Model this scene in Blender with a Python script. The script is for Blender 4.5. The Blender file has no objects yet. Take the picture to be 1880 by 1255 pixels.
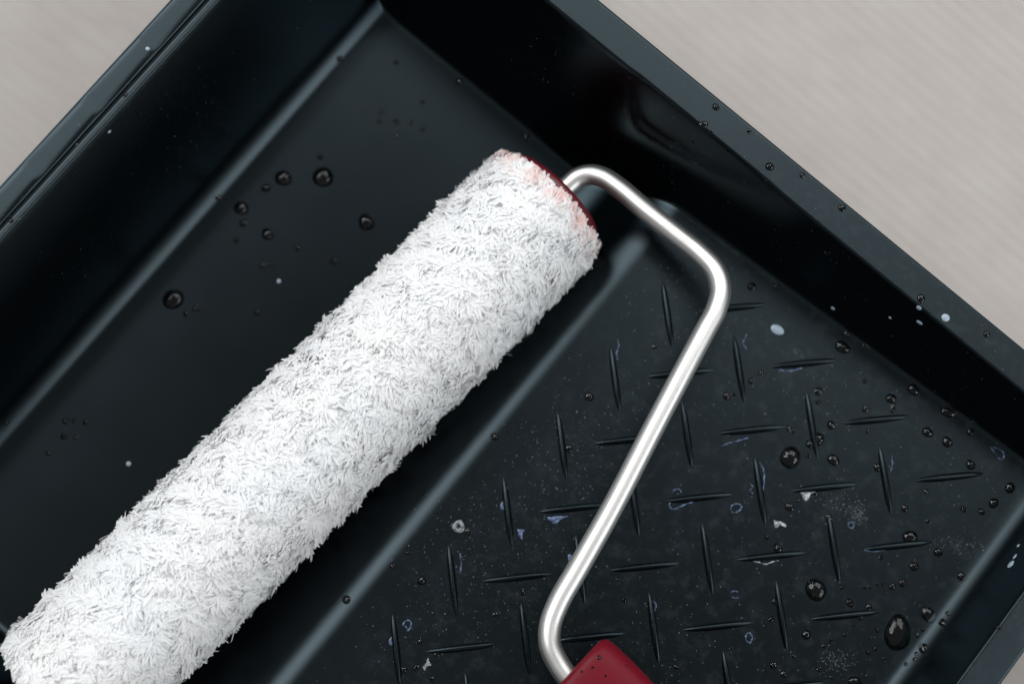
import bpy, math, random
import numpy as np
from mathutils import Vector, Matrix
random.seed(7); rng = np.random.default_rng(7)
C = bpy.context.scene.collection
SC = bpy.context.scene
MM = 0.001

# ------------------------------------------------------------------ camera
TX, TY = math.radians(7), math.radians(-5)
FPX, CX, CY = 2611.0, 940.0, 627.5            # focal length in photograph pixels, centre
Rx = np.array([[1,0,0],[0,math.cos(TX),-math.sin(TX)],[0,math.sin(TX),math.cos(TX)]])
Ry = np.array([[math.cos(TY),0,math.sin(TY)],[0,1,0],[-math.sin(TY),0,math.cos(TY)]])
CR = Ry @ Rx
CAM = np.array([0,0,30.0]) + CR @ np.array([0,0,410.0])     # mm
cd = bpy.data.cameras.new('camera'); cam = bpy.data.objects.new('camera', cd); C.objects.link(cam)
M4 = Matrix([[*CR[0],CAM[0]*MM],[*CR[1],CAM[1]*MM],[*CR[2],CAM[2]*MM],[0,0,0,1]])
cam.matrix_world = M4
cd.lens = 50.0; cd.sensor_width = 36.0; cd.clip_start = 0.01; cd.clip_end = 50
cd.dof.use_dof = True; cd.dof.aperture_fstop = 6.3; cd.dof.focus_distance = 0.392
SC.camera = cam

# ------------------------------------------------------------------ room light: dim room, daylight through windows
w = bpy.data.worlds.new('World'); SC.world = w; w.use_nodes = True
bg = w.node_tree.nodes['Background']; bg.inputs['Color'].default_value = (0.95, 0.99, 1.0, 1); bg.inputs['Strength'].default_value = 0.33
def window_light(name, az, tilt, dist, sx, sy, radiance, col):
    """az: compass angle in the picture (0 = image right, 90 = image up), tilt from the zenith"""
    ld = bpy.data.lights.new(name, 'AREA'); o = bpy.data.objects.new(name, ld); C.objects.link(o)
    ld.shape = 'RECTANGLE'; ld.size = sx; ld.size_y = sy; ld.color = col; ld.energy = radiance*math.pi*sx*sy
    a, t = math.radians(az), math.radians(tilt)
    d = Vector((math.cos(a)*math.sin(t), math.sin(a)*math.sin(t), math.cos(t)))
    o.location = d*dist; o.rotation_euler = d.to_track_quat('Z', 'Y').to_euler(); return o
window_light('window_light', 141, 44, 1.6, 1.3, 1.0, 6.1, (0.97, 0.99, 1.0))
window_light('window_light', 60, 39, 1.6, 1.2, 0.9, 3.7, (0.97, 0.99, 1.0))
window_light('window_light', -28, 50, 1.6, 1.1, 0.75, 4.8, (0.95, 0.985, 1.0))
vs = SC.view_settings; vs.view_transform = 'Standard'; vs.look = 'None'; vs.gamma = 1; vs.exposure = 0.0
SC.cycles.max_bounces = 24; SC.cycles.diffuse_bounces = 24; SC.cycles.transmission_bounces = 8

# ------------------------------------------------------------------ tray shape (mm, tray-local: x along, y across)
YAW = math.radians(-39.2)
H = 58.0
XL, XR, YB, YT = -120.3, 150.5, -173.9, 75.9       # inner edge of the rim
RIM = 10.3
def smax(a, b, h): 
    t = np.clip(0.5 + 0.5*(a-b)/h, 0, 1); return b + (a-b)*t + h*t*(1-t)
def smin(a, b, h): return -smax(-a, -b, h)
def sstep(a, b, x):
    t = np.clip((x-a)/(b-a), 0, 1); return t*t*(3-2*t)
def floor_z(x):
    slope = 3.0 + (x + 11.0)*0.92
    ramp = 21.8 + (x - 11.0)*0.098
    return smax(np.full_like(x, 3.0), smin(slope, ramp, 4.0), 5.0)
def side_wall(d):                                   # small ledge just under the rim, then the sloping wall
    return np.where(d < 0.9, H + 6 - d*9.0, H - 2.1 - (d-0.9)/0.305)
def surf(x, y):
    x = np.asarray(x, float); y = np.asarray(y, float)
    f = floor_z(x)
    dl, dr, dt, db = x-XL, XR-x, YT-y, y-YB
    def wall(d, top, m, R):                          # wall plane met by a round fillet of radius R, as height above the floor
        be = math.atan(m); T = R*math.tan(be/2); s = (top - f)/m + T - d
        arc = R - np.sqrt(np.maximum(R*R - np.clip(s, 0, R)**2, 0))
        return f + np.where(s < T*(1+math.cos(be)), arc, (s-T)*m)
    wl = wall(dl, H+1.0, 2.78, 12.0)
    wr = wall(dr, H+1.0, 6.0, 7.5)
    wb = wall(db, H+0.8, 3.33, 6.0)
    def side(x, dt):                                 # side wall with the moulded recess in its upper part
        w0 = wall(dt, H+0.8, 3.33, 2.0)
        sh = 39.8 + 0.055*np.maximum(x+16, 0) + 0.0085*np.maximum(x+16, 0)**2 + 34*sstep(-10, -30, x)
        rec = H + 0.3 - dt/0.17
        return smin(w0, smax(sh + 0.45*(dt-4.0), rec, 11.0), 6.0)
    wt = side(x, dt)
    for ex, ed in ((-2.4, 0), (2.4, 0), (0, -.45), (0, .45), (0, -.9), (0, .9), (-1.2, 0), (1.2, 0)): wt = wt + side(x+ex, dt+ed)
    wt = wt/9
    z = smax(wt, wb, 0.02)
    z = smax(z, wr, 1.2)
    z = smax(z, wl, 1.2)
    z = np.maximum(z, f)
    top = H - 0.03*np.maximum.reduce([XL-x, x-XR, y-YT, YB-y, 0*x])
    # rim of the deep end: groove, bead and shallow cross steps
    bead = -0.9*np.exp(-((x+122.6)/0.42)**2)
    saw = ((y + 4.0)/23.2) % 1.0
    step = 0.34*(saw) - 0.34*sstep(0.955, 1.0, saw)
    onleft = sstep(-119.0, -120.5, x)
    top = top + onleft*(bead + step*sstep(-123.2, -124.2, x)*sstep(-130.2, -128.8, x))
    z = smin(z, top, 1.4)
    # outer skirt
    ox = np.maximum(XL-RIM-x, x-XR-RIM) ; oy = np.maximum(y-YT-RIM, YB-RIM-y)
    r = 12.0
    qx, qy = ox + r, oy + r
    od = np.hypot(np.maximum(qx, 0), np.maximum(qy, 0)) + np.minimum(np.maximum(qx, qy), 0) - r
    sk = H + 0.2 - np.maximum(od + 0.9, -3)/0.37
    sk = np.where(od < -4, H + 50, sk)
    return smin(z, sk, 1.1)

def ray(px, py):
    d = CR @ np.array([(px-CX)/FPX, -(py-CY)/FPX, -1.0]); return d
def at(px, py, z):                                   # world point (mm) on the level z under a pixel
    d = ray(px, py); t = (z-CAM[2])/d[2]; return CAM + t*d
cY, sY = math.cos(YAW), math.sin(YAW)
def w2t(p): return np.array([cY*p[0]+sY*p[1], -sY*p[0]+cY*p[1], p[2]])
def t2w(p): return np.array([cY*p[0]-sY*p[1], sY*p[0]+cY*p[1], p[2]])
def hit(px, py):                                     # tray-local point of the tray surface under a pixel
    zs = np.linspace(62, 0.5, 900); d = ray(px, py)
    P = CAM[:,None] + d[:,None]*((zs-CAM[2])/d[2])
    X = cY*P[0]+sY*P[1]; Y = -sY*P[0]+cY*P[1]
    s = surf(X, Y); k = int(np.argmax(s >= zs))
    return np.array([X[k], Y[k], s[k]])
def normal(x, y):
    e = 0.4
    zx = (surf(x+e,y)-surf(x-e,y))/(2*e); zy = (surf(x,y+e)-surf(x,y-e))/(2*e)
    n = Vector((-float(zx), -float(zy), 1)); return n.normalized()

# ------------------------------------------------------------------ helpers
def mesh_obj(name, verts, faces, mat, parent=None, smooth=True):
    me = bpy.data.meshes.new(name)
    v = np.asarray(verts, np.float32)*MM
    me.from_pydata(v.tolist(), [], faces if isinstance(faces, list) else faces.tolist()); me.update()
    if smooth: me.polygons.foreach_set('use_smooth', [True]*len(me.polygons))
    o = bpy.data.objects.new(name, me); C.objects.link(o)
    if mat: me.materials.append(mat)
    if parent: o.parent = parent
    return o
def fast_mesh(name, V, F, mat, parent=None):         # V (n,3) mm, F (m,3) triangles
    me = bpy.data.meshes.new(name)
    me.vertices.add(len(V)); me.vertices.foreach_set('co', (V.astype(np.float32)*MM).ravel())
    me.loops.add(F.size); me.loops.foreach_set('vertex_index', F.astype(np.int32).ravel())
    me.polygons.add(len(F)); me.polygons.foreach_set('loop_start', np.arange(0, F.size, F.shape[1], dtype=np.int32))
    me.polygons.foreach_set('use_smooth', np.ones(len(F), bool))
    me.update(calc_edges=True); me.validate()
    me.materials.append(mat)
    o = bpy.data.objects.new(name, me); C.objects.link(o)
    if parent: o.parent = parent
    return o
def empty(name, loc=(0,0,0)):
    o = bpy.data.objects.new(name, None); C.objects.link(o); o.location = Vector(loc)*MM; o.empty_display_size = 0.01; return o
def tag(o, label=None, cat=None, group=None, kind=None):
    if label: o['label'] = label
    if cat: o['category'] = cat
    if group: o['group'] = group
    if kind: o['kind'] = kind
    return o
def tube(path, rad, seg=20, caps=True):
    P = np.asarray(path, float); n = len(P)
    T = np.gradient(P, axis=0); T /= np.linalg.norm(T, axis=1)[:,None]
    u = np.cross(T[0], [0,0,1.0]); u /= np.linalg.norm(u)
    V = []; 
    for i in range(n):
        u = u - T[i]*np.dot(u, T[i]); u /= np.linalg.norm(u); v = np.cross(T[i], u)
        r = rad[i] if hasattr(rad, '__len__') else rad
        for k in range(seg):
            a = 2*math.pi*k/seg; V.append(P[i] + r*(math.cos(a)*u + math.sin(a)*v))
    F = [[i*seg+k, i*seg+(k+1)%seg, (i+1)*seg+(k+1)%seg, (i+1)*seg+k] for i in range(n-1) for k in range(seg)]
    if caps: F += [list(range(seg))[::-1], list(range((n-1)*seg, n*seg))]
    return V, F
def spline(pts, n):
    P = np.asarray(pts, float); d = np.r_[0, np.cumsum(np.linalg.norm(np.diff(P, axis=0), axis=1)**0.5)]
    out = []
    for i in range(len(P)-1):
        p0 = P[i-1] if i else 2*P[0]-P[1]; p3 = P[i+2] if i+2 < len(P) else 2*P[-1]-P[-2]
        t0 = d[i-1] if i else d[0]-(d[1]-d[0]); t1, t2 = d[i], d[i+1]; t3 = d[i+2] if i+2 < len(P) else d[-1]+(d[-1]-d[-2])
        m = n if i < len(P)-2 else n+1
        for k in range(m):
            t = t1+(t2-t1)*k/n
            A1 = (t1-t)/(t1-t0)*p0+(t-t0)/(t1-t0)*P[i]; A2 = (t2-t)/(t2-t1)*P[i]+(t-t1)/(t2-t1)*P[i+1]; A3 = (t3-t)/(t3-t2)*P[i+1]+(t-t2)/(t3-t2)*p3
            B1 = (t2-t)/(t2-t0)*A1+(t-t0)/(t2-t0)*A2; B2 = (t3-t)/(t3-t1)*A2+(t-t1)/(t3-t1)*A3
            out.append((t2-t)/(t2-t1)*B1+(t-t1)/(t2-t1)*B2)
    return np.array(out)

# ------------------------------------------------------------------ materials
def mat(name, col, rough=0.5, metal=0, spec=0.5, **kw):
    m = bpy.data.materials.new(name); m.use_nodes = True; b = m.node_tree.nodes['Principled BSDF']
    b.inputs['Base Color'].default_value = (*col, 1); b.inputs['Roughness'].default_value = rough
    b.inputs['Metallic'].default_value = metal; b.inputs['Specular IOR Level'].default_value = spec
    for k, v in kw.items(): b.inputs[k.replace('_', ' ')].default_value = v
    return m
def nodes(m): return m.node_tree.nodes, m.node_tree.links, m.node_tree.nodes['Principled BSDF']
def noise(m, scale, detail=2, coord='Object', stretch=None, rough=0.5):
    N, L, b = nodes(m); tc = N.new('ShaderNodeTexCoord'); n = N.new('ShaderNodeTexNoise')
    n.inputs['Scale'].default_value = scale; n.inputs['Detail'].default_value = detail; n.inputs['Roughness'].default_value = rough
    if stretch:
        mp = N.new('ShaderNodeMapping'); mp.inputs['Scale'].default_value = stretch[0]; m0 = N.new('ShaderNodeMapping'); m0.inputs['Rotation'].default_value = stretch[1]
        L.new(tc.outputs[coord], m0.inputs[0]); L.new(m0.outputs[0], mp.inputs[0]); L.new(mp.outputs[0], n.inputs['Vector'])
    else: L.new(tc.outputs[coord], n.inputs['Vector'])
    return n
def ramp(m, src, stops):
    N, L, b = nodes(m); r = N.new('ShaderNodeValToRGB'); e = r.color_ramp.elements
    while len(e) < len(stops): e.new(0.5)
    for s, (p, c) in zip(e, stops): s.position = p; s.color = (*c, 1) if len(c) == 3 else c
    L.new(src, r.inputs[0]); return r
def bump(m, src, strength, dist, prev=None):
    N, L, b = nodes(m); u = N.new('ShaderNodeBump'); u.inputs['Strength'].default_value = strength; u.inputs['Distance'].default_value = dist
    L.new(src, u.inputs['Height'])
    if prev: L.new(prev.outputs[0], u.inputs['Normal'])
    L.new(u.outputs[0], b.inputs['Normal']); return u
g = lambda v: (v, v, v)

# black moulded plastic
PLA = mat('black_plastic', (0.0007, 0.0010, 0.0013), 0.34, 0, 0.5)
N_, L_, B_ = nodes(PLA)
n1 = noise(PLA, 2600, 2); n2 = noise(PLA, 60, 3); n3 = noise(PLA, 900, 4, stretch=((1, 0.12, 1), (0, 0, 0.6)))
u = bump(PLA, n1.outputs[0], 0.10, 0.00008); bump(PLA, n3.outputs[0], 0.05, 0.0001, u); B_.inputs['Specular Tint'].default_value = (0.56, 0.81, 1.0, 1)
rr_ = ramp(PLA, n2.outputs[0], [(0.3, g(-0.01)), (0.75, g(0.012))])
tcp = N_.new('ShaderNodeTexCoord'); sxp = N_.new('ShaderNodeSeparateXYZ'); L_.new(tcp.outputs['Object'], sxp.inputs[0])
mrp = N_.new('ShaderNodeMapRange'); mrp.inputs[1].default_value = 0.006; mrp.inputs[2].default_value = 0.03; mrp.inputs[3].default_value = 0.30; mrp.inputs[4].default_value = 0.35; L_.new(sxp.outputs['X'], mrp.inputs[0])
r_rough = N_.new('ShaderNodeMath'); r_rough.operation = 'MULTIPLY_ADD'; r_rough.inputs[1].default_value = 0.04; mrz = N_.new('ShaderNodeMapRange'); mrz.inputs[1].default_value = 0.0555; mrz.inputs[2].default_value = 0.0572; mrz.inputs[3].default_value = 0.0; mrz.inputs[4].default_value = 0.02; L_.new(sxp.outputs['Z'], mrz.inputs[0]); adz = N_.new('ShaderNodeMath'); L_.new(mrz.outputs[0], adz.inputs[0]); L_.new(mrp.outputs[0], adz.inputs[1]); L_.new(n2.outputs[0], r_rough.inputs[0]); L_.new(adz.outputs[0], r_rough.inputs[2])
nd = noise(PLA, 1500, 1); nm = noise(PLA, 22, 3)
rd = ramp(PLA, nd.outputs[0], [(0.74, g(0)), (0.80, g(1))]); rm = ramp(PLA, nm.outputs[0], [(0.5, g(0)), (0.75, g(0.35))])
mu = N_.new('ShaderNodeMath'); mu.operation = 'MULTIPLY'; L_.new(rd.outputs[0], mu.inputs[0]); L_.new(rm.outputs[0], mu.inputs[1])
mx = N_.new('ShaderNodeMix'); mx.data_type = 'RGBA'; mx.inputs['A'].default_value = (0.0007, 0.0010, 0.0013, 1); mx.inputs['B'].default_value = (0.16, 0.18, 0.18, 1)
L_.new(mu.outputs[0], mx.inputs['Factor']); L_.new(mx.outputs['Result'], B_.inputs['Base Color'])
pd = N_.new('ShaderNodeBsdfDiffuse'); pg = N_.new('ShaderNodeBsdfGlossy'); pg.distribution = 'BECKMANN'; pf = N_.new('ShaderNodeFresnel'); pm = N_.new('ShaderNodeMixShader')
pf.inputs['IOR'].default_value = 1.43; pg.inputs['Color'].default_value = (0.62, 0.82, 0.92, 1)
hz = noise(PLA, 240, 8, rough=0.7); hr = ramp(PLA, hz.outputs[0], [(0.5, g(0)), (0.8, g(0.8))]); hm_ = N_.new('ShaderNodeMapRange'); hm_.inputs[1].default_value = 0.01; hm_.inputs[2].default_value = 0.035; L_.new(sxp.outputs['X'], hm_.inputs[0])
h2 = N_.new('ShaderNodeMath'); h2.operation = 'MULTIPLY'; L_.new(hr.outputs[0], h2.inputs[0]); gN = N_.new('ShaderNodeNewGeometry'); sN = N_.new('ShaderNodeSeparateXYZ'); L_.new(gN.outputs['Normal'], sN.inputs[0]); gt = N_.new('ShaderNodeMath'); gt.operation = 'GREATER_THAN'; gt.inputs[1].default_value = 0.93; L_.new(sN.outputs['Z'], gt.inputs[0])
h4 = N_.new('ShaderNodeMath'); h4.operation = 'MULTIPLY'; L_.new(gt.outputs[0], h4.inputs[0]); L_.new(hm_.outputs[0], h4.inputs[1]); L_.new(h4.outputs[0], h2.inputs[1])
h3 = N_.new('ShaderNodeMix'); h3.data_type = 'RGBA'; h3.inputs['B'].default_value = (0.015, 0.018, 0.020, 1); L_.new(h2.outputs[0], h3.inputs['Factor']); L_.new(mx.outputs['Result'], h3.inputs['A'])
L_.new(h3.outputs['Result'], pd.inputs['Color']); L_.new(r_rough.outputs[0], pg.inputs['Roughness'])
for q in (pd, pg, pf): L_.new(B_.inputs['Normal'].links[0].from_socket, q.inputs['Normal'])
L_.new(pf.outputs[0], pm.inputs[0]); L_.new(pd.outputs[0], pm.inputs[1]); L_.new(pg.outputs[0], pm.inputs[2]); L_.new(pm.outputs[0], N_['Material Output'].inputs[0])

# brushed steel
STEEL = mat('brushed_steel', (0.80, 0.785, 0.76), 0.2, 1)
N_, L_, B_ = nodes(STEEL)
at_ = N_.new('ShaderNodeAttribute'); at_.attribute_name = 'around'
sn = N_.new('ShaderNodeTexNoise'); sn.inputs['Scale'].default_value = 1.0; sn.inputs['Detail'].default_value = 5; L_.new(at_.outputs['Vector'], sn.inputs['Vector'])
r = ramp(STEEL, sn.outputs[0], [(0.3, g(0.36)), (0.72, g(0.52))]); L_.new(r.outputs[0], B_.inputs['Roughness'])
r = ramp(STEEL, sn.outputs[0], [(0.3, (0.62, 0.603, 0.58)), (0.75, (0.40, 0.395, 0.39))]); L_.new(r.outputs[0], B_.inputs['Base Color'])
bump(STEEL, sn.outputs[0], 0.4, 0.0001)

# red handle plastic and darker red end cap
RED = mat('red_plastic', (0.105, 0.003, 0.009), 0.42, 0, 0.12); n = noise(RED, 1800, 3); bump(RED, n.outputs[0], 0.12, 0.0001)
nr = noise(RED, 90, 3); N_, L_, B_ = nodes(RED); r = ramp(RED, nr.outputs[0], [(0.3, g(0.36)), (0.7, g(0.50))]); L_.new(r.outputs[0], B_.inputs['Roughness'])
REDC = mat('crimson_cap', (0.07, 0.002, 0.006), 0.4)
nr = noise(REDC, 300, 3); bump(REDC, nr.outputs[0], 0.1, 0.0001)

# white pile
PILE = bpy.data.materials.new('white_pile'); PILE.use_nodes = True
N_ = PILE.node_tree.nodes; L_ = PILE.node_tree.links; N_.remove(N_['Principled BSDF']); out = N_['Material Output']
df = N_.new('ShaderNodeBsdfDiffuse'); tr = N_.new('ShaderNodeBsdfTranslucent'); ms = N_.new('ShaderNodeMixShader'); ms.inputs[0].default_value = 0.62
gl = N_.new('ShaderNodeBsdfGlossy'); gl.inputs['Roughness'].default_value = 0.45; m2 = N_.new('ShaderNodeMixShader'); m2.inputs[0].default_value = 0.0
L_.new(df.outputs[0], ms.inputs[1]); L_.new(tr.outputs[0], ms.inputs[2]); L_.new(ms.outputs[0], m2.inputs[1]); L_.new(gl.outputs[0], m2.inputs[2]); L_.new(m2.outputs[0], out.inputs[0])
tc = N_.new('ShaderNodeTexCoord'); sx = N_.new('ShaderNodeSeparateXYZ'); L_.new(tc.outputs['Object'], sx.inputs[0])
mr = N_.new('ShaderNodeMapRange'); mr.inputs[1].default_value = -0.007; mr.inputs[2].default_value = 0.001; L_.new(sx.outputs['X'], mr.inputs[0])
pn = N_.new('ShaderNodeTexNoise'); pn.inputs['Scale'].default_value = 230; pn.inputs['Detail'].default_value = 3; L_.new(tc.outputs['Object'], pn.inputs['Vector'])
pr = N_.new('ShaderNodeMapRange'); pr.inputs[1].default_value = 0.40; pr.inputs[2].default_value = 0.72; L_.new(pn.outputs[0], pr.inputs[0])
mm = N_.new('ShaderNodeMath'); mm.operation = 'MULTIPLY'; L_.new(mr.outputs[0], mm.inputs[0]); L_.new(pr.outputs[0], mm.inputs[1])
mc = N_.new('ShaderNodeMix'); mc.data_type = 'RGBA'; mc.inputs['B'].default_value = (0.88, 0.60, 0.56, 1)
L_.new(mm.outputs[0], mc.inputs['Factor'])
pb = N_.new('ShaderNodeTexNoise'); pb.inputs['Scale'].default_value = 40; pb.inputs['Detail'].default_value = 3; L_.new(tc.outputs['Object'], pb.inputs['Vector'])
pc = N_.new('ShaderNodeValToRGB'); pc.color_ramp.elements[0].position = 0.35; pc.color_ramp.elements[0].color = (0.965, 0.968, 0.973, 1)
pc.color_ramp.elements[1].position = 0.7; pc.color_ramp.elements[1].color = (0.972, 0.964, 0.962, 1)
L_.new(pb.outputs[0], pc.inputs[0]); L_.new(pc.outputs[0], mc.inputs['A'])
for b in (df, tr, gl): L_.new(mc.outputs['Result'], b.inputs['Color'])
# fine fibres scatter light around the lock: shade half way between the lock and the sleeve
cx = N_.new('ShaderNodeCombineXYZ'); L_.new(sx.outputs['Y'], cx.inputs['Y']); L_.new(sx.outputs['Z'], cx.inputs['Z'])
vt = N_.new('ShaderNodeVectorTransform'); vt.vector_type = 'NORMAL'; vt.convert_from = 'OBJECT'; vt.convert_to = 'WORLD'; L_.new(cx.outputs[0], vt.inputs[0])
vn = N_.new('ShaderNodeVectorMath'); vn.operation = 'NORMALIZE'; L_.new(vt.outputs[0], vn.inputs[0])
ge = N_.new('ShaderNodeNewGeometry'); vm = N_.new('ShaderNodeMix'); vm.data_type = 'VECTOR'; vm.inputs['Factor'].default_value = 0.62
L_.new(ge.outputs['Normal'], vm.inputs['A']); L_.new(vn.outputs[0], vm.inputs['B'])
v2 = N_.new('ShaderNodeVectorMath'); v2.operation = 'NORMALIZE'; L_.new(vm.outputs['Result'], v2.inputs[0]); L_.new(v2.outputs[0], df.inputs['Normal'])

CORE = PILE.copy(); CORE.name = 'white_backing'
for q in CORE.node_tree.nodes:
    if q.type == 'MIX_SHADER' and q.inputs[0].default_value > 0.1: q.inputs[0].default_value = 0.0
# water, milky paint, dried paint film
WET = mat('wetted_plastic', (0.0014, 0.002, 0.0026), 0.6, 0, 0.02)
WATER = mat('water', (1, 1, 1), 0.0, 0, 0.5, IOR=1.33, Transmission_Weight=1.0)
MILK = mat('milky_drop', (0.22, 0.27, 0.32), 0.25, 0, 0.5)
FILM = mat('dried_film', (0.07, 0.12, 0.24), 0.4, 0, 0.5); nf = noise(FILM, 900, 3)
N_, L_, B_ = nodes(FILM); r = ramp(FILM, nf.outputs[0], [(0.38, (0.012, 0.02, 0.045)), (0.68, (0.10, 0.155, 0.28))]); L_.new(r.outputs[0], B_.inputs['Base Color'])
PALE = mat('pale_paint', (0.45, 0.47, 0.50), 0.5); nf = noise(PALE, 1400, 3)
N_, L_, B_ = nodes(PALE); r = ramp(PALE, nf.outputs[0], [(0.35, (0.03, 0.04, 0.06)), (0.68, (0.34, 0.36, 0.39))]); L_.new(r.outputs[0], B_.inputs['Base Color'])
DUST = mat('pale_dust', (0.13, 0.15, 0.165), 0.8)

# beige paper on the ground
PAP = mat('beige_paper', (0.45, 0.42, 0.40), 0.85, 0, 0.2); N_, L_, B_ = nodes(PAP)
na = noise(PAP, 330, 3, stretch=((0.22, 1.0, 1), (0, 0, math.radians(38)))); nb = noise(PAP, 55, 3)
ra = ramp(PAP, na.outputs[0], [(0.36, (0.330, 0.300, 0.281)), (0.50, (0.338, 0.309, 0.289)), (0.64, (0.342, 0.315, 0.296))])
rb = ramp(PAP, nb.outputs[0], [(0.3, (0.95, 0.94, 0.935)), (0.7, (1.0, 1.0, 1.0))])
mx = N_.new('ShaderNodeMix'); mx.data_type = 'RGBA'; mx.blend_type = 'MULTIPLY'; mx.inputs['Factor'].default_value = 1
L_.new(ra.outputs[0], mx.inputs['A']); L_.new(rb.outputs[0], mx.inputs['B'])
tcw = N_.new('ShaderNodeTexCoord'); mpw = N_.new('ShaderNodeMapping'); mpw.inputs['Rotation'].default_value = (0, 0, math.radians(-50)); L_.new(tcw.outputs['Object'], mpw.inputs[0])
wvn = N_.new('ShaderNodeTexWave'); wvn.inputs['Scale'].default_value = 76; wvn.inputs['Distortion'].default_value = 0.9; wvn.inputs['Detail'].default_value = 2; wvn.inputs['Detail Scale'].default_value = 2; L_.new(mpw.outputs[0], wvn.inputs[0])
wr_ = ramp(PAP, wvn.outputs[0], [(0.1, (0.972, 0.958, 0.953)), (0.9, (1.0, 1.0, 1.0))])
mw = N_.new('ShaderNodeMix'); mw.data_type = 'RGBA'; mw.blend_type = 'MULTIPLY'; L_.new(mx.outputs['Result'], mw.inputs['A']); L_.new(wr_.outputs[0], mw.inputs['B'])
sp_ = N_.new('ShaderNodeSeparateXYZ'); L_.new(tcw.outputs['Object'], sp_.inputs[0]); ms_ = N_.new('ShaderNodeMapRange'); ms_.inputs[1].default_value = -0.05; ms_.inputs[2].default_value = 0.06; ms_.inputs[3].default_value = 0.15; ms_.inputs[4].default_value = 0.9
L_.new(sp_.outputs['X'], ms_.inputs[0]); L_.new(ms_.outputs[0], mw.inputs['Factor'])
L_.new(mw.outputs['Result'], B_.inputs['Base Color']); bump(PAP, na.outputs[0], 0.35, 0.0006)

# ------------------------------------------------------------------ ground
G = 3000
mesh_obj('ground', [(-G,-G,0),(G,-G,0),(G,G,0),(-G,G,0)], [[0,1,2,3]], PAP, smooth=False)['kind'] = 'structure'

# ------------------------------------------------------------------ tray
def lines(segs):
    a = [segs[0][0]]
    for s0, s1, st in segs:
        n = max(1, round((s1-s0)/st)); a += list(np.linspace(s0, s1, n+1)[1:])
    return np.array(a)
o1, o2 = XL-RIM-3.0, XR+RIM+3.0
gx = lines([(o1, XL-RIM+1.6, .35), (XL-RIM+1.6, -124, .8), (-124, -119, .16), (-119, -95, .3), (-95, -20, 1.6), (-20, 24, .6), (24, 138, 1.6), (138, XR+2, .35), (XR+2, XR+RIM-1.6, 1.5), (XR+RIM-1.6, o2, .35)])
gy = lines([(YB-RIM-3, YB-RIM+1.6, .5), (YB-RIM+1.6, YB-2, 1.5), (YB-2, YB+26, .6), (YB+26, 54, 1.0), (54, YT+2, .30), (YT+2, YT+RIM-1.6, 1.5), (YT+RIM-1.6, YT+RIM+3, .35)])
GX, GY = np.meshgrid(gx, gy, indexing='ij'); GZ = surf(GX, GY)
nx, ny = GX.shape; V = np.stack([GX, GY, GZ], -1).reshape(-1, 3)
ii, jj = np.meshgrid(np.arange(nx-1), np.arange(ny-1), indexing='ij'); a = (ii*ny+jj).ravel()
F = np.stack([a, a+ny, a+ny+1, a+1], -1)
keep = V[F].reshape(len(F), 4, 3)[:, :, 2].min(1) > -20
tray = fast_mesh('paint_tray', V, F[keep], PLA)
tray.rotation_euler = (0, 0, YAW)
tag(tray, 'black plastic paint tray with raised ribs on its ramp, wet with water drops', 'paint tray')
sm = tray.modifiers.new('shell', 'SOLIDIFY'); sm.thickness = 1.4*MM; sm.offset = -1

# ribs
def rib_mesh():
    V = []; F = []; n = 14; L = 10.0
    prof = [(-1, -0.35), (-0.82, 0.3), (-0.45, 0.82), (0, 1.0), (0.45, 0.82), (0.82, 0.3), (1, -0.35)]
    for i in range(n+1):
        t = -1 + 2*i/n; s = max(0.0, 1-abs(t)**2.6); wd = 0.14 + 1.02*s**0.65; hh = 0.04 + 1.3*s**0.8
        for (a, b) in prof: V.append((t*L, a*wd, b*hh if b > 0 else b))
    m = len(prof)
    for i in range(n):
        for k in range(m-1): F.append([i*m+k, i*m+k+1, (i+1)*m+k+1, (i+1)*m+k][::-1])
    return V, F
rv, rf = rib_mesh()
rib0 = mesh_obj('rib', rv, rf, PLA, tray)
bv = rib0
first = True
def place_rib(x, y, ang):
    global first
    o = rib0 if first else rib0.copy()
    if not first: C.objects.link(o); o.parent = tray
    first = False
    z = float(surf(x, y)); n = normal(x, y)
    q = n.to_track_quat('Z', 'X'); xa = Vector((math.cos(ang), math.sin(ang), 0)); xa = (xa - n*xa.dot(n)).normalized(); ya = n.cross(xa)
    m = Matrix((xa, ya, n)).transposed().to_4x4(); m.translation = Vector((x, y, z))*MM
    o.matrix_local = m
for i in range(4):
    for j in range(9):
        place_rib(43.9 + 26.35*i, 50.6 - 25.35*j, math.radians(45.0))
        if j < 8: place_rib(30.2 + 26.3*i, 36.8 - 25.0*j + 0.4*i, math.radians(-43.8))

# moulding gate mark on the ramp
hp = hit(842, 966)
V = []; F = []; seg = 24; rr = [(0.0,0.15),(0.35,0.12),(0.55,0.5),(0.9,0.72),(1.35,0.62),(1.8,0.25),(2.3,-0.1)]
for r_, z_ in rr:
    for k in range(seg):
        a = 2*math.pi*k/seg; q = r_*(1+0.08*math.sin(3*a+r_)); V.append((q*math.cos(a), q*math.sin(a), z_))
for i in range(len(rr)-1):
    for k in range(seg): F.append([i*seg+k, (i+1)*seg+k, (i+1)*seg+(k+1)%seg, i*seg+(k+1)%seg])
GATE = mat('stressed_plastic', (0.03, 0.033, 0.037), 0.35); nf = noise(GATE, 1200, 3)
N_, L_, B_ = nodes(GATE); r = ramp(GATE, nf.outputs[0], [(0.35, (0.03, 0.035, 0.045)), (0.65, (0.20, 0.215, 0.23))]); L_.new(r.outputs[0], B_.inputs['Base Color'])
gm = mesh_obj('gate_mark', V, F, PLA, tray); gm.data.materials.append(GATE)
for q, p_ in enumerate(gm.data.polygons): p_.material_index = 1 if 2 <= q//seg <= 4 else 0
gm.location = Vector(hp)*MM

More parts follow.
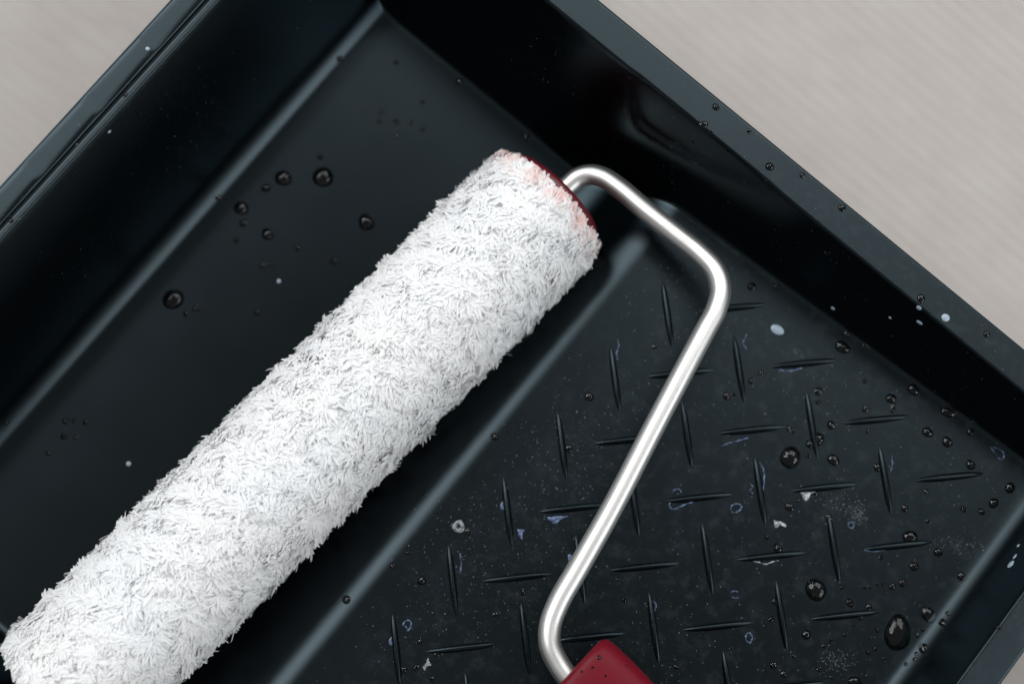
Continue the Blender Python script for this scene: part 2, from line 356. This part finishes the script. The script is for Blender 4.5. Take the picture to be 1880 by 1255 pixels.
# ------------------------------------------------------------------ roller: cover (pile on core), end caps
ZA = 24.2
e0 = at(1008, 373, ZA); e1 = at(108, 1277, ZA)
ax = (e1-e0); LEN = float(np.linalg.norm(ax)); ax = ax/LEN
roller = empty('paint_roller', e0); tag(roller, 'fluffy white paint roller on bent steel frame with red handle, lying in the tray', 'paint roller')
roller.rotation_euler = (0, 0, math.atan2(-ax[1], -ax[0]))        # local -x runs along the sleeve
RC = 20.6
wv = [(rng.integers(1, 20)*rng.choice([-1, 1]), rng.uniform(0.1, 1.0), rng.uniform(0, 6.28), rng.uniform(0.5, 1)) for _ in range(26)]
def lump(th, s):                                      # matted clumps, about 6 mm across
    z = sum(w_*np.sin(k*th + f*s + p) for k, f, p, w_ in wv)/3.0
    return 0.42*z - 0.26*np.exp(-(z/0.2)**2)          # creases where clumps meet
def taper(s): return -2.2*np.exp(-s/1.6) - 2.2*np.exp(-(LEN-s)/1.6)
seg, ns = 260, 420
TH, SS = np.meshgrid(np.linspace(0, 2*np.pi, seg, endpoint=False), np.linspace(0, LEN, ns+1), indexing='xy')
RR = RC - 0.55 + lump(TH, SS) + taper(SS)
V = np.stack([-SS, RR*np.cos(TH), RR*np.sin(TH)], -1).reshape(-1, 3)
i_, k_ = np.meshgrid(np.arange(ns), np.arange(seg), indexing='ij'); i_ = i_.ravel(); k_ = k_.ravel()
F = np.stack([i_*seg+k_, i_*seg+(k_+1)%seg, (i_+1)*seg+(k_+1)%seg, (i_+1)*seg+k_], -1)
cover = fast_mesh('roller_cover', V, F, CORE, roller)
# pile: curved, slightly cupped ribbons of fibre hugging the clumps
def locks(nclump, per, seed):
    rng = np.random.default_rng(seed)
    th = rng.uniform(0, 2*math.pi, nclump); s = rng.uniform(0, 1, nclump)*LEN
    fld = 1.0*np.sin(2*th + s*0.055 + 1.3) + 1.0*np.sin(-1.0*th + s*0.11) + 0.9*np.sin(3*th - s*0.19 + 2) + 0.8*np.sin(6*th + s*0.37) + rng.normal(0, 0.8, nclump)
    lift = np.radians(np.where(rng.random(nclump) < 0.12, rng.uniform(20, 42, nclump), rng.uniform(4, 16, nclump)))
    ln = 3.4 + rng.normal(0, .5, nclump)
    idx = np.repeat(np.arange(nclump), per); n = len(idx)
    ox = rng.normal(0, 0.9, n); oy = rng.normal(0, 0.9, n)
    S = np.clip(s[idx] + ox, 0.2, LEN-0.2); T = th[idx] + oy/RC
    phi = fld[idx] + rng.normal(0, 0.36, n); lf = np.maximum(lift[idx] + rng.normal(0, 0.08, n), 0.05); Ln = ln[idx]*rng.uniform(0.7, 1.15, n)
    Ln = np.where((rng.random(n) < 0.003) & (S > 12) & (S < LEN-12), Ln*1.6, Ln)
    er = np.stack([np.zeros(n), np.cos(T), np.sin(T)], 1); et = np.stack([np.zeros(n), -np.sin(T), np.cos(T)], 1); es = np.tile([-1.0, 0, 0], (n, 1))
    eo = np.where(S < 5, -(1-S/5), 0) + np.where(S > LEN-5, (1-(LEN-S)/5), 0)
    tg = np.cos(phi)[:,None]*es + np.sin(phi)[:,None]*et
    tg = tg + (eo*1.4)[:,None]*es; tg /= np.linalg.norm(tg, axis=1)[:,None]
    Ln = Ln*(1-0.4*np.abs(eo))
    rr = RC - 0.25 + lump(T, S) + taper(S)
    base = np.stack([-S, rr*np.cos(T), rr*np.sin(T)], 1)
    conv = -(ox[:,None]*es + oy[:,None]*et)*0.45
    d0 = er*np.sin(lf+0.35)[:,None] + tg*np.cos(lf+0.35)[:,None]
    d1 = er*np.sin(lf-0.35)[:,None] + tg*np.cos(lf-0.35)[:,None]
    side = np.cross(tg, er); side /= np.linalg.norm(side, axis=1)[:,None]
    tw = rng.normal(0, 0.2, n); side = side*np.cos(tw)[:,None] + er*np.sin(tw)[:,None]
    wd = rng.uniform(0.17, 0.46, n)
    VV = []
    for t, wf in zip([0, 0.42, 0.84], [0.9, 1.0, 0.85]):
        c = base + Ln[:,None]*(d0*(t-0.5*t*t) + d1*(0.5*t*t)) + conv*t*t
        for a, h_ in ((-1, 0), (0, 0.16), (1, 0)): VV.append(c + (wd*wf)[:,None]*(a*side + h_*er))
    VV.append(base + Ln[:,None]*0.5*(d0+d1) + conv)
    W = np.stack(VV, 1); f = []
    for r_ in range(2):
        for k in range(2):
            a, b, c_, d = r_*3+k, r_*3+k+1, (r_+1)*3+k+1, (r_+1)*3+k; f += [[a, b, c_], [a, c_, d]]
    f += [[6, 7, 9], [7, 8, 9]]
    f = np.array(f); FF = (f[None] + (np.arange(n)*10)[:,None,None]).reshape(-1, 3)
    return W.reshape(-1, 3), FF
PV, PF = locks(17500, 14, 7)
pile = fast_mesh('pile', PV, PF, PILE, cover); pile['kind'] = 'stuff'
# end caps
def cap(x0, s, name):
    V = []; F = []; seg = 48; rr = [(17.0,-2.0),(17.3,0.2),(17.0,1.6),(16.2,2.5),(14.0,2.9),(9,3.0),(8,2.4),(6.5,2.4),(6,3.6),(3.2,3.8)]
    for r_, x_ in rr:
        for k in range(seg):
            a = 2*math.pi*k/seg; V.append((x0 + s*x_, r_*math.cos(a), r_*math.sin(a)))
    for i in range(len(rr)-1):
        for k in range(seg):
            q = [i*seg+k, (i+1)*seg+k, (i+1)*seg+(k+1)%seg, i*seg+(k+1)%seg]; F.append(q if s < 0 else q[::-1])
    F.append(list(range((len(rr)-1)*seg, len(rr)*seg))[::s])
    return mesh_obj(name, V, F, REDC, roller)
cap(0.9, 1, 'end_cap'); cap(-LEN+2.0, -1, 'end_cap')
# frame wire
e0w = e0
wp = [(985, 397, ZA), (1020, 363, ZA), (1044, 341, 24.8), (1061, 327, 25.4), (1083, 321, 26.2), (1107, 326, 27.4), (1138, 346, 29), (1183, 384, 31.2), (1244, 433, 34), (1286, 467, 36), (1313, 497, 37.6),
      (1323, 531, 38.6), (1315, 568, 39.4), (1295, 606, 40), (1210, 766, 42.3), (1121, 937, 44.6), (1062, 1041, 46.2), (1025, 1106, 47.3), (1010, 1148, 48), (1010, 1184, 48.6), (1024, 1216, 49.2), (1043, 1243, 50), (1076, 1277, 51.5), (1130, 1330, 54)]
path = spline([at(*p) for p in wp], 7)
V, F = tube(path, 3.05, 24)
wire = mesh_obj('wire_frame', V, F, STEEL)
att = wire.data.attributes.new('around', 'FLOAT_VECTOR', 'POINT')
arc = np.r_[0, np.cumsum(np.linalg.norm(np.diff(path, axis=0), axis=1))]
vals = []
for i in range(len(path)):
    for k in range(24):
        a = 2*math.pi*k/24; vals += [math.cos(a)*5.5, math.sin(a)*5.5, arc[i]*0.022]
att.data.foreach_set('vector', vals)
bpy.context.view_layer.update()
wire.parent = roller; wire.matrix_parent_inverse = roller.matrix_world.inverted()
# handle: rounded grip running to the lower right, up over the rim
h0 = at(1041, 1247, 50.2); h1 = at(1041+72*2.2, 1247+69*2.2, 50.2); hd = (h1-h0)/np.linalg.norm(h1-h0); hd = hd + np.array([0,0,0.20]); hd /= np.linalg.norm(hd)
hs_ = np.cross([0,0,1.0], hd); hs_ /= np.linalg.norm(hs_); hu = np.cross(hd, hs_)
V = []; F = []; seg = 40
st = [(-0.6, 0.45), (-0.4, 0.80), (0.3, 0.91), (1.2, 0.965), (2.6, 1.0), (9, 1.0), (14, 0.985), (22, 0.94), (34, 0.90), (50, 0.92), (70, 1.0), (88, 1.02), (100, 0.95), (108, 0.75), (111, 0.4)]
for x_, f_ in st:
    for k in range(seg):
        a = 2*math.pi*k/seg; ca, sa = math.cos(a), math.sin(a)
        p = 0.52; W_, T_ = 15.6, 9.5
        off = 0.0
        lx = W_ - (1-f_)*W_*0.55 if x_ < 3 else W_*f_
        lz = T_ - (1-f_)*T_*0.75 if x_ < 3 else T_*f_
        yy = lx*math.copysign(abs(ca)**p, ca); zz = lz*math.copysign(abs(sa)**p, sa)
        V.append(h0 + hd*x_ + hs_*yy + hu*zz)
for i in range(len(st)-1):
    for k in range(seg): F.append([i*seg+k, i*seg+(k+1)%seg, (i+1)*seg+(k+1)%seg, (i+1)*seg+k])
F.append(list(range(seg))[::-1]); F.append(list(range((len(st)-1)*seg, len(st)*seg)))
hnd = mesh_obj('handle', V, F, RED)
hnd.parent = roller; hnd.matrix_parent_inverse = roller.matrix_world.inverted()
ss = hnd.modifiers.new('smooth', 'SUBSURF'); ss.levels = ss.render_levels = 2

# ------------------------------------------------------------------ drops
def dome(seed, nr=7, seg=18, hgt=0.62, wob=0.05):
    rs = random.Random(seed); ph = [rs.uniform(0, 6.28) for _ in range(3)]
    V = [(0, 0, hgt)]; F = []
    for i in range(1, nr+1):
        b = math.radians(82)*i/nr
        r_ = math.sin(b)/math.sin(math.radians(82)); z_ = hgt*(math.cos(b)-math.cos(math.radians(82)))/(1-math.cos(math.radians(82)))
        for k in range(seg):
            a = 2*math.pi*k/seg; q = r_*(1 + wob*r_*(math.sin(2*a+ph[0]) + 0.6*math.sin(3*a+ph[1])))
            V.append((q*math.cos(a), q*math.sin(a), z_))
    for k in range(seg): F.append([0, 1+k, 1+(k+1)%seg])
    for i in range(nr-1):
        for k in range(seg):
            a = 1+i*seg; F.append([a+k, a+seg+k, a+seg+(k+1)%seg, a+(k+1)%seg])
    b0 = len(V)
    for k in range(seg): x_, y_, _ = V[1+(nr-1)*seg+k]; V.append((x_, y_, 0.0))
    F.append([b0+k for k in range(seg)])
    return V, F
protos = {}
def drop_mesh(kind, mt):
    if (kind, mt.name) not in protos:
        V, F = dome(kind*13+3, hgt=0.6 if kind < 3 else (0.42 if kind < 9 else 0.32), wob=[0.02, 0.05, 0.09][kind % 3])
        me = bpy.data.meshes.new('drop'); me.from_pydata([tuple(c*MM for c in v) for v in V], [], F); me.polygons.foreach_set('use_smooth', [True]*len(me.polygons)); me.materials.append(mt); me.materials.append(WET if mt is WATER else mt); me.polygons[len(me.polygons)-1].material_index = 1; protos[(kind, mt.name)] = me
    return protos[(kind, mt.name)]
def put(name, me, px, py, r_, asp=1.0, ang=0.0, lift=0.03):
    p = hit(px, py); n0 = normal(p[0], p[1]); n = (t2wv(n0)); P = t2w(p)
    sc = (np.linalg.norm(P-CAM))/FPX                   # mm per photograph pixel at that depth
    R_ = r_*sc
    xa = Vector((math.cos(ang), math.sin(ang), 0)); xa = (xa - n*xa.dot(n)).normalized(); ya = n.cross(xa)
    o = bpy.data.objects.new(name, me); C.objects.link(o)
    m = Matrix((xa*R_*asp, ya*R_, n*R_*(1 if asp < 1.25 else 0.95))).transposed().to_4x4(); m.translation = (Vector(P) + n*lift)*MM
    o.matrix_world = m; return o
def t2wv(v): return Vector((cY*v[0]-sY*v[1], sY*v[0]+cY*v[1], v[2]))

BIG = [  # px, py, radius px, aspect, angle(deg, image up), label
 (593,325,19,1,0,'largest round water drop on the deep floor above the roller'),
 (520,327,15,1,0,'round water drop on the deep floor, just left of the largest one there'),
 (672,408,15,1,0,'round water drop on the deep floor closest to the middle of the roller'),
 (318,549,18,1.08,30,'big round water drop on the deep floor near the left foot line, alone'),
 (443,382,13,1,0,'water drop touching the dark line at the foot of the end wall'),
 (491,430,11,1,0,'medium water drop on the deep floor between the foot line and the roller'),
 (488,346,8,1,0,'small water drop left of the pair of big drops on the deep floor'),
 (1413,306,8,1,0,'largest clear drop on the flat side rim beside the paper'),
 (1314,197,6.5,1,0,'clear drop on the outer edge of the side rim, uppermost of the large ones'),
 (1291,230,7,1.3,20,'oval drop hanging on the inner edge of the side rim'),
 (1546,382,7,1,0,'clear drop at the outer edge of the side rim, midway along it'),
 (1691,548,8,1,0,'clear drop on the side rim next to three white specks of paint'),
 (1811,613,6,1,0,'clear drop on the side rim nearest the right border of the photo'),
 (1081,728,9,1,0,'lone water drop on the ramp left of the rib pattern and above the wire'),
 (908,801,7,1,0,'water drop at the upper edge of the ramp beside the roller'),
 (636,1100,8,1,0,'water drop on the ramp fold under the lower end of the roller'),
 (774,1065,8.5,1,0,'faint drop on the ramp just below the round moulding mark'),
 (1044,823,7,1,0,'drop leaning against an upright rib between roller and wire'),
 (1380,526,8,1,0,'drop just outside the upper bend of the steel wire'),
 (1426,526,6,1,0,'drop on the line where ramp and side wall meet, near the wire bend'),
 (1547,637,11,1.35,-15,'flat oval drop high on the ramp beside the side wall'),
 (1334,727,7.5,1,0,'drop right of the steel wire, below an upright rib'),
 (1502,718,7.5,1,0,'drop just right of the top of an upright rib, with a smaller drop below it'),
 (1677,715,10,1.2,-30,'drop at the foot of the side wall above the middle of the ramp'),
 (1636,731,9,1.1,0,'drop joined by a neck of water to the level rib below it'),
 (1639,748,5,2.0,80,'narrow neck of water joining a drop to the level rib'),
 (1526,780,8,1,0,'drop between an upright rib and a level rib, right of centre of the ramp'),
 (1742,756,10,1.5,-10,'long drop against the foot of the side wall'),
 (1703,793,9,1.1,-20,'drop right of the level rib, left of a rounder drop'),
 (1739,811,9.5,1,0,'dark round drop alone between two level ribs near the side wall'),
 (1782,793,7,1,0,'drop close to the foot of the side wall, above a round dark drop'),
 (1451,839,19,1.06,80,'largest round water drop on the ramp, left of an upright rib'),
 (1487,815,7.5,1,0,'drop clinging to the left side of an upright rib beside the big drop'),
 (1502,806,11,1.1,70,'dark drop clinging to the right side of an upright rib beside the big drop'),
 (1530,844,10,1.15,-30,'oval drop just right of the lower tip of an upright rib'),
 (1782,853,8.5,1,0,'drop sitting on the upper side of the rightmost level rib'),
 (1854,895,9,1.1,60,'drop farthest to the right on the ramp'),
 (1824,923,8.5,1.1,50,'drop on the ramp near the glossy end fold, left of the farthest one'),
 (1802,939,6,1,0,'small drop below left of the pair near the glossy end fold'),
 (1661,933,6.5,1,0,'small drop right of the lower tip of the rightmost upright rib'),
 (1449,931,7.5,1.2,-40,'small oval drop under the level rib streaked with white paint'),
 (1428,1006,8.5,1,0,'drop sitting on the upper side of a level rib in the middle of the ramp'),
 (1671,985,11,1.25,0,'wide drop with a blue glint resting on the upper side of a level rib'),
 (1722,1013,8,1,0,'drop just below the right tip of the rib with the blue glint'),
 (1678,1039,8,1.1,40,'drop alone between two level ribs near the end fold'),
 (1657,1070,7,1,0,'right drop of a close pair above the lowest level rib'),
 (1638,1076,6.5,1,0,'left drop of a close pair above the lowest level rib'),
 (1765,1057,8.5,1,0,'drop touching the edge of the glossy end fold'),
 (1498,1082,19,1.08,-60,'second big drop of the ramp, below an upright rib'),
 (1560,1106,7,1.15,-50,'small oval drop between the second big drop and a level rib'),
 (1580,1131,6,1.1,80,'drop hanging under the lowest complete level rib'),
 (1480,1164,8.5,1,0,'pale round drop below the left tip of the lowest complete level rib'),
 (1420,1220,6.5,1,0,'pale drop below the tip of an upright rib near the bottom border'),
 (1648,1161,23,1.38,95,'longest egg shaped water drop, low on the ramp near the end fold'),
 (1704,1127,12,1.3,-55,'pear shaped drop beside the glossy end fold'),
 (1695,1189,8.5,1.15,-60,'drop sitting on the glossy end fold, lowest large one'),
 (1730,1142,6.5,1.3,-40,'broken drop with a white glint on the glossy end fold'),
 (1521,950,7,1,0,'drop beside the upper tip of the upright rib below the white smear'),
 (1569,1250,9,1.3,0,'drop cut by the bottom border of the photo'),
]
tops = []
for (px,py,r_,asp,an,lb) in BIG:
    o = put('water_drop', drop_mesh(len(tops) % (3 if r_ > 8 else 6), WATER), px, py, r_, asp, math.radians(an)); tops.append(o)
    tag(o, lb, 'water drop', 'larger water drops on the tray')
SMALL = {
 'tiny water drop among those scattered on the deep floor': [(588,289,5),(448,410,7),(435,441,5),(547,455,5),(361,566,7),(484,487,6),(500,484,4),(473,574,6),(613,480,6),(623,108,5),(401,363,5),(670,203,4),(699,207,5),(728,223,5),(697,224,4),(776,237,4),(754,226,4),(730,250,4),(843,150,6),(967,253,7),(727,116,4),(776,188,3),(156,776,4),(88,832,4),(118,800,6),(140,802,4),(12,776,4),(120,773,5),(136,772,4),(340,577,4)],
 'tiny drop on the flat rim or upper wall of the tray': [(1305,243,3),(1375,241,4),(1473,322,5),(1408,333,4),(1195,157,3),(1176,140,4),(1169,235,4),(1193,253,4),(230,174,4),(142,265,4),(20,405,4),(1272,261,3),(1335,278,3),(1423,388,3)],
 'tiny drop scattered on the ribbed ramp beside the wire and ribs': [(1202,636,5),(1347,724,3),(1380,700,5.5),(1397,685,5),(1502,738,4.5),(1587,634,4),(1555,612,5),(1587,699,4),(1589,750,6),(1404,761,4),(1448,786,5),(1455,793,4),(1788,777,4),(1484,837,4),(1593,792,4),(1768,934,5),(1703,956,4),(1700,902,4),(1466,918,4),(1408,986,4),(1617,1023,4),(1595,1114,6),(1545,1079,4),(1422,1104,5),(1417,1136,5),(960,1088,5),(720,1039,4),(749,1014,4),(771,1177,5),(801,1200,5),(741,1229,6),(764,1225,5),(793,1246,5),(1146,1102,4),(910,1128,5),(1242,1224,4),(858,976,5),(1611,858,7),(1497,905,4),(1552,905,3)],
 'tiny drop in the spray beside the glossy end fold of the tray': [(1611,1156,4),(1598,1170,3),(1606,1190,3.5),(1593,1197,4),(1622,1208,3),(1503,1228,4),(1439,1237,6),(1740,1125,4),(1682,1199,3),(1680,1209,3.5),(1663,1218,3),(1684,1166,4),(1693,1155,4),(1835,1151,4),(1512,1186,3),(1526,1177,3),(1568,1147,3),(1550,1165,2.5),(1587,1077,3),(1596,1077,3),(1610,1072,2.5),(1621,1072,2.5),(1627,1085,2.5),(1674,1100,3),(1457,1204,3.5),(1527,1243,3),(1343,1190,2.5)],
}
for lb, L in SMALL.items():
    for q, (px,py,r_) in enumerate(L):
        tag(put('water_drop', drop_mesh(3 + q % 6, WATER), px, py, r_, random.uniform(1, 1.3), random.uniform(0, 3)), lb, 'water drop', lb + 's')
WHITE = [(1736,583,7,1.1,0,'white paint drop on the flat side rim, largest of the white specks'),(1427,605,8.5,1.5,-25,'pale blue white teardrop of paint on the ramp right of the wire bend'),
 (1687,565,5,1,0,'white speck of paint on the inner edge of the side rim'),(1688,592,4.5,1.4,0,'small white speck on the side wall just below the rim'),(1529,566,4,1,0,'blue white speck on the dark side wall'),
 (1634,583,3,1,0,'faintest blue speck on the dark side wall'),(236,851,4.5,1,0,'single white speck on the deep floor left of the roller'),(512,516,4,1,0,'pale speck on the deep floor beside the middle of the roller'),
 (271,90,3.4,1.1,0,'white speck on the flat rim of the deep end'),(201,242,3.2,1.2,0,'blue speck just inside the rim of the deep end'),(1855,1035,6,1.3,40,'blue white drop on the black end wall'),(1863,1021,3,1.8,70,'thin pale streak on the black end wall'),
 (1869,1001,3,1,0,'tiny speck at the right border on the black end wall')]
for (px,py,r_,asp,an,lb) in WHITE:
    tag(put('paint_speck', drop_mesh(9, MILK), px, py, r_, asp, math.radians(an)), lb, 'paint speck', 'white specks of paint')
from mathutils.bvhtree import BVHTree
bpy.context.view_layer.update()
bvh = BVHTree.FromObject(hnd, bpy.context.evaluated_depsgraph_get()); hm = hnd.matrix_world; hi = hm.inverted()
for (px, py, r_, lb) in [(1100,1206,4.5,'tiny drop on the red handle nearest its upper corner'),(1088,1225,3,'tiny drop on the red handle, lower left of another'),(1068,1232,2.5,'tiny drop on the red handle close to the wire'),(1112,1240,2.5,'tiny drop in the middle of the red handle face'),(1150,1222,2,'tiny drop on the red handle near its right edge')]:
    d = ray(px, py); o_ = hi @ (Vector(CAM)*MM); dd = (hi.to_3x3() @ Vector(d)).normalized()
    loc_, nn, _, _ = bvh.ray_cast(o_, dd)
    if loc_ is None: continue
    P = hm @ loc_; nn = (hm.to_3x3() @ nn).normalized(); R_ = r_*0.115
    xa = Vector((1, 0, 0)); xa = (xa - nn*xa.dot(nn)).normalized(); ya = nn.cross(xa)
    o = bpy.data.objects.new('water_drop', drop_mesh(1, WATER)); C.objects.link(o)
    m = Matrix((xa*R_, ya*R_*1.2, nn*R_)).transposed().to_4x4(); m.translation = P + nn*0.00002; o.matrix_world = m
    tag(o, lb, 'water drop', 'tiny drops on the red handle')
# ------------------------------------------------------------------ dried paint films: ridges outlining evaporated water
def film(px, py, pts, wpx, label, closed=True, mt=FILM):
    q = np.array(pts, float)
    if closed: q = np.vstack([q, q[:1]])
    n = 5; P = []
    sp = spline(np.c_[q, np.zeros(len(q))], n)[:, :2]
    c = t2w(hit(px, py)); pp = []
    for i, (dx, dy) in enumerate(sp):
        a = i*1.7; h_ = hit(px+dx+0.5*math.sin(a), py+dy+0.5*math.cos(a*1.3)); pp.append(t2w(h_ + np.array([0,0,0.06])))
    pp = np.array(pp) - c; rad = [wpx*0.157*0.5*(0.7+0.45*math.sin(i*1.1+px)+0.35*random.random()) for i in range(len(pp))]
    V, F = tube(pp, rad, 6, caps=not closed)
    o = mesh_obj('paint_residue', V, F, mt); o.location = Vector(c)*MM
    tag(o, label, 'dried paint', 'dried paint residue on the ramp'); return o
def patch(px, py, poly, label, mt=PALE, thick=0.12):
    c = t2w(hit(px, py)); V = []; n = len(poly); q = spline(np.c_[np.vstack([poly, poly[:1]]), np.zeros(n+1)], 4)[:-1, :2]; n = len(q)
    q = q + rng.normal(0, 0.5, q.shape); cen = q.mean(0)
    for lev, sc_ in ((0, 1.0), (thick, 0.86), (thick*1.2, 0.4)):
        for (dx, dy) in (q-cen)*sc_+cen: V.append(t2w(hit(px+dx, py+dy) + np.array([0,0,lev-0.01])) - c)
    V.append(t2w(hit(px+cen[0], py+cen[1]) + np.array([0,0,thick*1.2])) - c)
    F = [[l*n+k, l*n+(k+1)%n, (l+1)*n+(k+1)%n, (l+1)*n+k] for l in range(2) for k in range(n)] + [[2*n+k, 2*n+(k+1)%n, 3*n] for k in range(n)]
    F = [f[::-1] for f in F]
    o = mesh_obj('paint_residue', V, F, mt); o.location = Vector(c)*MM
    tag(o, label, 'dried paint', 'dried paint residue on the ramp'); return o
def oval(a, b, rot=0, n=9, j=0.12):
    r_ = math.radians(rot); return [((a*math.cos(t)*math.cos(r_)-b*math.sin(t)*math.sin(r_))*(1+random.uniform(-j,j)), (a*math.cos(t)*math.sin(r_)+b*math.sin(t)*math.cos(r_))*(1+random.uniform(-j,j))) for t in [2*math.pi*k/n for k in range(n)]]
film(1351,932,oval(10,8,-20),2.2,'blue dried oval outline between two level ribs in the middle of the ramp')
film(1242,906,[(-8,-4),(-2,-8),(6,-8),(9,-3)],2.4,'blue dried arc above a level rib right of the wire',False)
film(1245,925,[(-16,-4),(-15,6),(-9,9),(2,5),(14,0),(28,-5)],2.4,'blue dried drip outline hanging below a level rib right of the wire',False)
film(1375,1170,oval(6,9,0),2.2,'blue dried ring right of a level rib low on the ramp')
film(1349,1090,[(-7,-4),(0,-6),(6,-4)],2.0,'upper arc of a broken blue dried ring',False)
film(1349,1096,[(-6,-1),(0,1),(6,0)],2.0,'lower arc of a broken blue dried ring',False)
film(1562,963,oval(5.5,5.5),1.8,'small faint blue ring below the white dusty smear')
film(1832,829,[(-14,-9),(-3,-7),(9,0),(11,9),(5,14),(-5,3)],1.8,'triangular blue outline at the far right of the ramp')
film(1197,1118,[(-7,-12),(0,-15),(7,-11),(4,8),(2,32),(-1,8)],2.2,'long narrow blue loop beside an upright rib low on the ramp')
film(748,1146,[(-9,0),(-2,-8),(6,-6),(6,3),(0,11),(-3,3)],2.4,'blue dried hook right of the leftmost upright rib')
patch(719,1176,oval(5,8,10),'blue dried blob left of the leftmost upright rib',FILM)
film(1010,1150,[(4,-14),(-1,-4),(-3,6),(-5,14)],2.4,'blue dried streak between the wire bend and an upright rib',False)
patch(1048,1027,oval(5,11,-8),'blue blob half hidden behind the steel wire',FILM)
patch(924,928,oval(6,8),'round blue blob left of an upright rib under the roller',FILM)
film(1398,870,[(-4,-22),(3,-10),(5,8),(3,30)],2.4,'long blue dried streak down the right side of an upright rib',False)
film(1380,897,[(-4,-10),(2,-4),(-4,3),(3,8)],1.8,'small blue squiggle left of an upright rib',False)
patch(1478,906,[(-14,-6),(0,-6),(20,-7),(24,-5),(12,-1),(6,9),(2,13),(-3,10),(-5,1)],'whitish grey paint drip under a level rib, brightest on the ramp')
film(1405,1031,[(-25,-2),(-10,1),(0,4),(12,0),(24,-3)],2.0,'pale dried line along the underside of a level rib in the middle',False,PALE)
film(1610,1008,[(-24,1),(-8,4),(8,2),(28,-4)],2.0,'pale dried line along the underside of the level rib with the blue glint',False)
film(1355,806,[(-30,12),(-14,6),(2,2),(18,-3)],2.2,'blue dried fringe below a level rib above the big drop',False)
patch(1430,962,[(-9,-8),(-4,-6),(5,-5),(14,1),(12,5),(2,1),(-3,6),(-8,4)],'jagged white chip of paint right of an upright rib')
patch(786,1218,[(-10,6),(-3,-2),(0,-12),(3,-4),(6,2),(-1,4),(-6,12)],'pale star shaped flake under a level rib at lower left')
film(1637,858,[(0,-22),(1,-8),(-1,4),(-3,10)],1.8,'thin blue streak right of the rightmost upright rib',False)
film(1128,640,[(5,-18),(8,-6),(4,8),(6,20)],2.2,'blue fringe beside the uppermost left upright rib',False)
film(1450,676,[(-20,2),(-8,5),(6,4),(22,-1)],2.4,'blue dried line under the uppermost right level rib',False)
film(1468,650,[(-12,4),(-6,-5),(2,-6),(5,6),(10,8)],3.2,'dark wet curl on top of the uppermost right level rib',False,WATER)
film(1363,622,[(8,-10),(4,0),(0,8),(8,18)],2.2,'pale curl right of the lower end of the wire bend',False)
film(1530,1055,[(6,-28),(10,-14),(8,2),(12,14)],2.2,'blue fringe along the right side of an upright rib below the smear',False)
film(1298,1005,[(-2,-14),(3,0),(4,16)],2.0,'faint blue fringe right of the upright rib in the middle',False)
patch(1022,953,[(-18,-4),(0,-6),(22,-6),(8,0),(-2,8),(-10,4)],'dull blue smear below a level rib left of the wire',FILM)
patch(956,975,[(-6,-4),(8,-3),(4,4),(2,14),(-4,6)],'dull grey flake right of an upright rib under the roller',FILM)
film(842,1040,[(2,-26),(5,-6),(2,12)],2.2,'faint blue streak right of the upright rib below the moulding mark',False)
patch(842,1190,[(-14,-1),(0,-5),(10,-3),(-4,2)],'pale patch of dried paint on a level rib at the bottom left')  # thin pale patch laid across the top of a rib

# ------------------------------------------------------------------ dust and micro droplets
def specks(name, n, rmin, rmax, region, mt, label, clusters=()):
    V = []; F = []
    k = 0; tries = 0
    X = []; 
    while len(X) < n and tries < n*30:
        tries += 1
        if clusters and random.random() < 0.22:
            c = random.choice(clusters); p = w2t(at(c[0]+random.gauss(0, c[2]), c[1]+random.gauss(0, c[3]), c[4])); x, y = p[0], p[1]
        else:
            x, y = region()
            if math.sin(x*.13+1)*math.sin(y*.11)+0.6*math.sin(x*.31+y*.27) < random.uniform(-1.3, 1.1): continue
        X.append((x, y))
    A = np.array(X); Z = surf(A[:,0], A[:,1])
    for (x, y), z in zip(A, Z):
        r_ = rmin + (rmax-rmin)*random.random()**4; m = 5; b = len(V); a0 = random.random()*6
        for q in range(m):
            a = a0+2*math.pi*q/m; V.append((x+r_*math.cos(a)*random.uniform(.7,1.2), y+r_*math.sin(a)*random.uniform(.7,1.2), z+0.015))
        V.append((x, y, z + 0.03 + r_*0.5))
        for q in range(m): F.append([b+q, b+(q+1)%m, b+m])
    o = mesh_obj(name, V, F, mt); o.rotation_euler = (0, 0, YAW); tag(o, label, kind='stuff'); return o
specks('dust', 6500, 0.035, 0.17, lambda: (random.uniform(16, 140), random.uniform(-130, 62)), DUST, 'fine pale dust specks on the ribbed ramp of the tray',
  clusters=[(1535,925,16,18,30),(1570,942,8,9,30),(1752,1000,26,10,34),(1530,1210,16,12,32),(1000,900,60,70,27),(850,960,40,50,25),(1110,800,70,70,27),(1220,1120,90,70,30),(900,1100,80,70,28)])
specks('dust', 500, 0.04, 0.13, lambda: (random.uniform(-126, -105), random.uniform(-70, 70)), DUST, 'sparse lint specks on the end wall and rim of the deep end')
specks('dust', 420, 0.04, 0.12, lambda: (random.uniform(-60, 150), random.uniform(66, 85)), DUST, 'sparse pale specks on the side rim and wall')
print('tris', len(PF), len(F))
